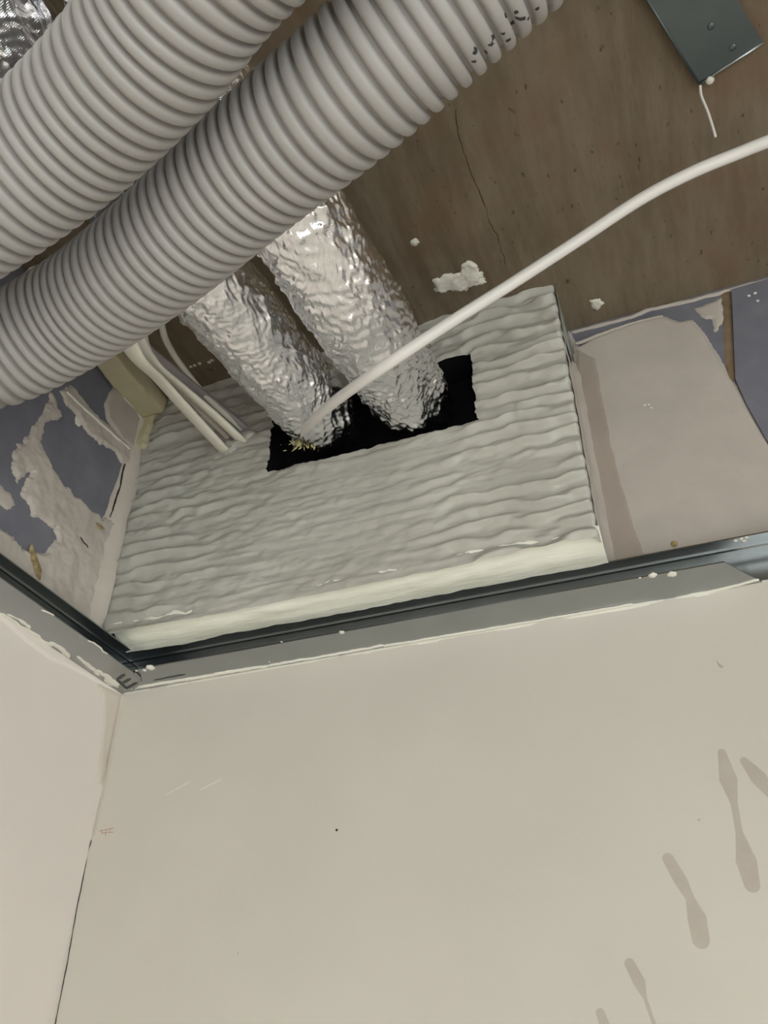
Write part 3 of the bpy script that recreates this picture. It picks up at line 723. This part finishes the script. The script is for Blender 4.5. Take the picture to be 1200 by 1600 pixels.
ycab('flat_cable', [(368, 698, -.050), (359, 687, -.060), (322, 650, -.100), (282, 608, -.150), (242, 568, -.205)], .0028, M_CABLEP, 'peach tinted cable squeezed between the two ivory flat cables', 1.1)
ycab('flat_cable', [(388, 678, -.054), (378, 666, -.066), (332, 628, -.102), (266, 574, -.160), (222, 535, -.20)], .0040, M_CABLEG, 'grey flat cable behind the ivory flat cables', 1.5, (.4, 0, 1))
ycab('round_cable', [(388, 680, -.054), (376, 668, -.066), (325, 622, -.11), (290, 580, -.145), (268, 548, -.175), (254, 514, -.215)], .0032, M_CABLE2, 'thin round pale cable bending down to the bundle, nearest the foil ducts')

# ------------------------------------------------------------------ strap on the soffit
st = empty('hanger_strap', tuple(at(1100, 60, 'z', H))); tag(st, 'flat galvanised steel strap fixed to the concrete at top right', 'metal strap')
zc = H-.006
q = [at(x, y, 'z', zc) for x, y in ((1092, 131), (1193, 68), (1140, -20), (1060, -150), (940, -100), (1004, -12))]
V = [v for v in q]+[v+np.array([0, 0, .0018]) for v in q]; m = len(q)
mesh('strap_plate', V, [tuple(range(m))[::-1], tuple(range(m, 2*m))]+[(i, (i+1) % m, m+(i+1) % m, m+i) for i in range(m)], M_STRAP, st, False)
def bar(name, a, b_, r, mt, parent):
    V, F = tube_arrays(np.array([a, (a+b_)/2, b_]), r, 8); return mesh(name, V, F, mt, parent)
bar('folded_edge', at(1094, 130, 'z', zc), at(1193, 67, 'z', zc), .0013, M_GALV, st)
bar('folded_edge', at(1004, -12, 'z', zc), at(1092, 131, 'z', zc), .0009, M_STRAP, st)
for k, (x, y) in enumerate([(1111, 41), (1145, 74)]): blob('rivet', at(x, y, 'z', zc), .0028, M_STRAP, st, (1, 1, .45), k, 10, .1)
bar('fixing_stem', at(1120, 30, 'z', zc), at(1120, 30, 'z', zc)+np.array([0, 0, .0055]), .004, M_STRAP, st)
blob('plaster_drip', at(1109, 126, 'z', zc-.001), .0032, M_PLASW, st, (1, 1, .8), 3)
thr = catmull([at_depth(1094, 134, .662), at_depth(1096, 150, .66), at_depth(1106, 175, .655), at_depth(1114, 200, .65), at_depth(1118, 214, .648)], 10)
V, F = tube_arrays(thr, .0011, 8); mesh('loose_thread', V, F, M_CABLE, st)

# ------------------------------------------------------------------ hedge outside the window
rng = np.random.RandomState(3); V = []; F = []
for k in range(1500):
    s_ = rng.uniform(0, 1)
    if k % 2: c0 = np.array([rng.uniform(-1.0, 3.4), -3.9+rng.normal(0, .12), 0])
    else: c0 = np.array([3.4+rng.normal(0, .12), rng.uniform(-3.9, .4), 0])
    c0[2] = FZ+1.0*s_+abs(rng.normal(0, .1)); a = rng.normal(0, 1, 3); a /= np.linalg.norm(a); b_ = np.cross(a, rng.normal(0, 1, 3)); b_ /= np.linalg.norm(b_)
    i = len(V); V += [c0-a*.08, c0+b_*.04, c0+a*.08, c0-b_*.04]; F.append((i, i+1, i+2, i+3))
hd = mesh('garden_hedge', V, F, M_LEAF, None, False); tag(hd, 'bright green leafy hedge outside the windows', 'hedge', kind='stuff')
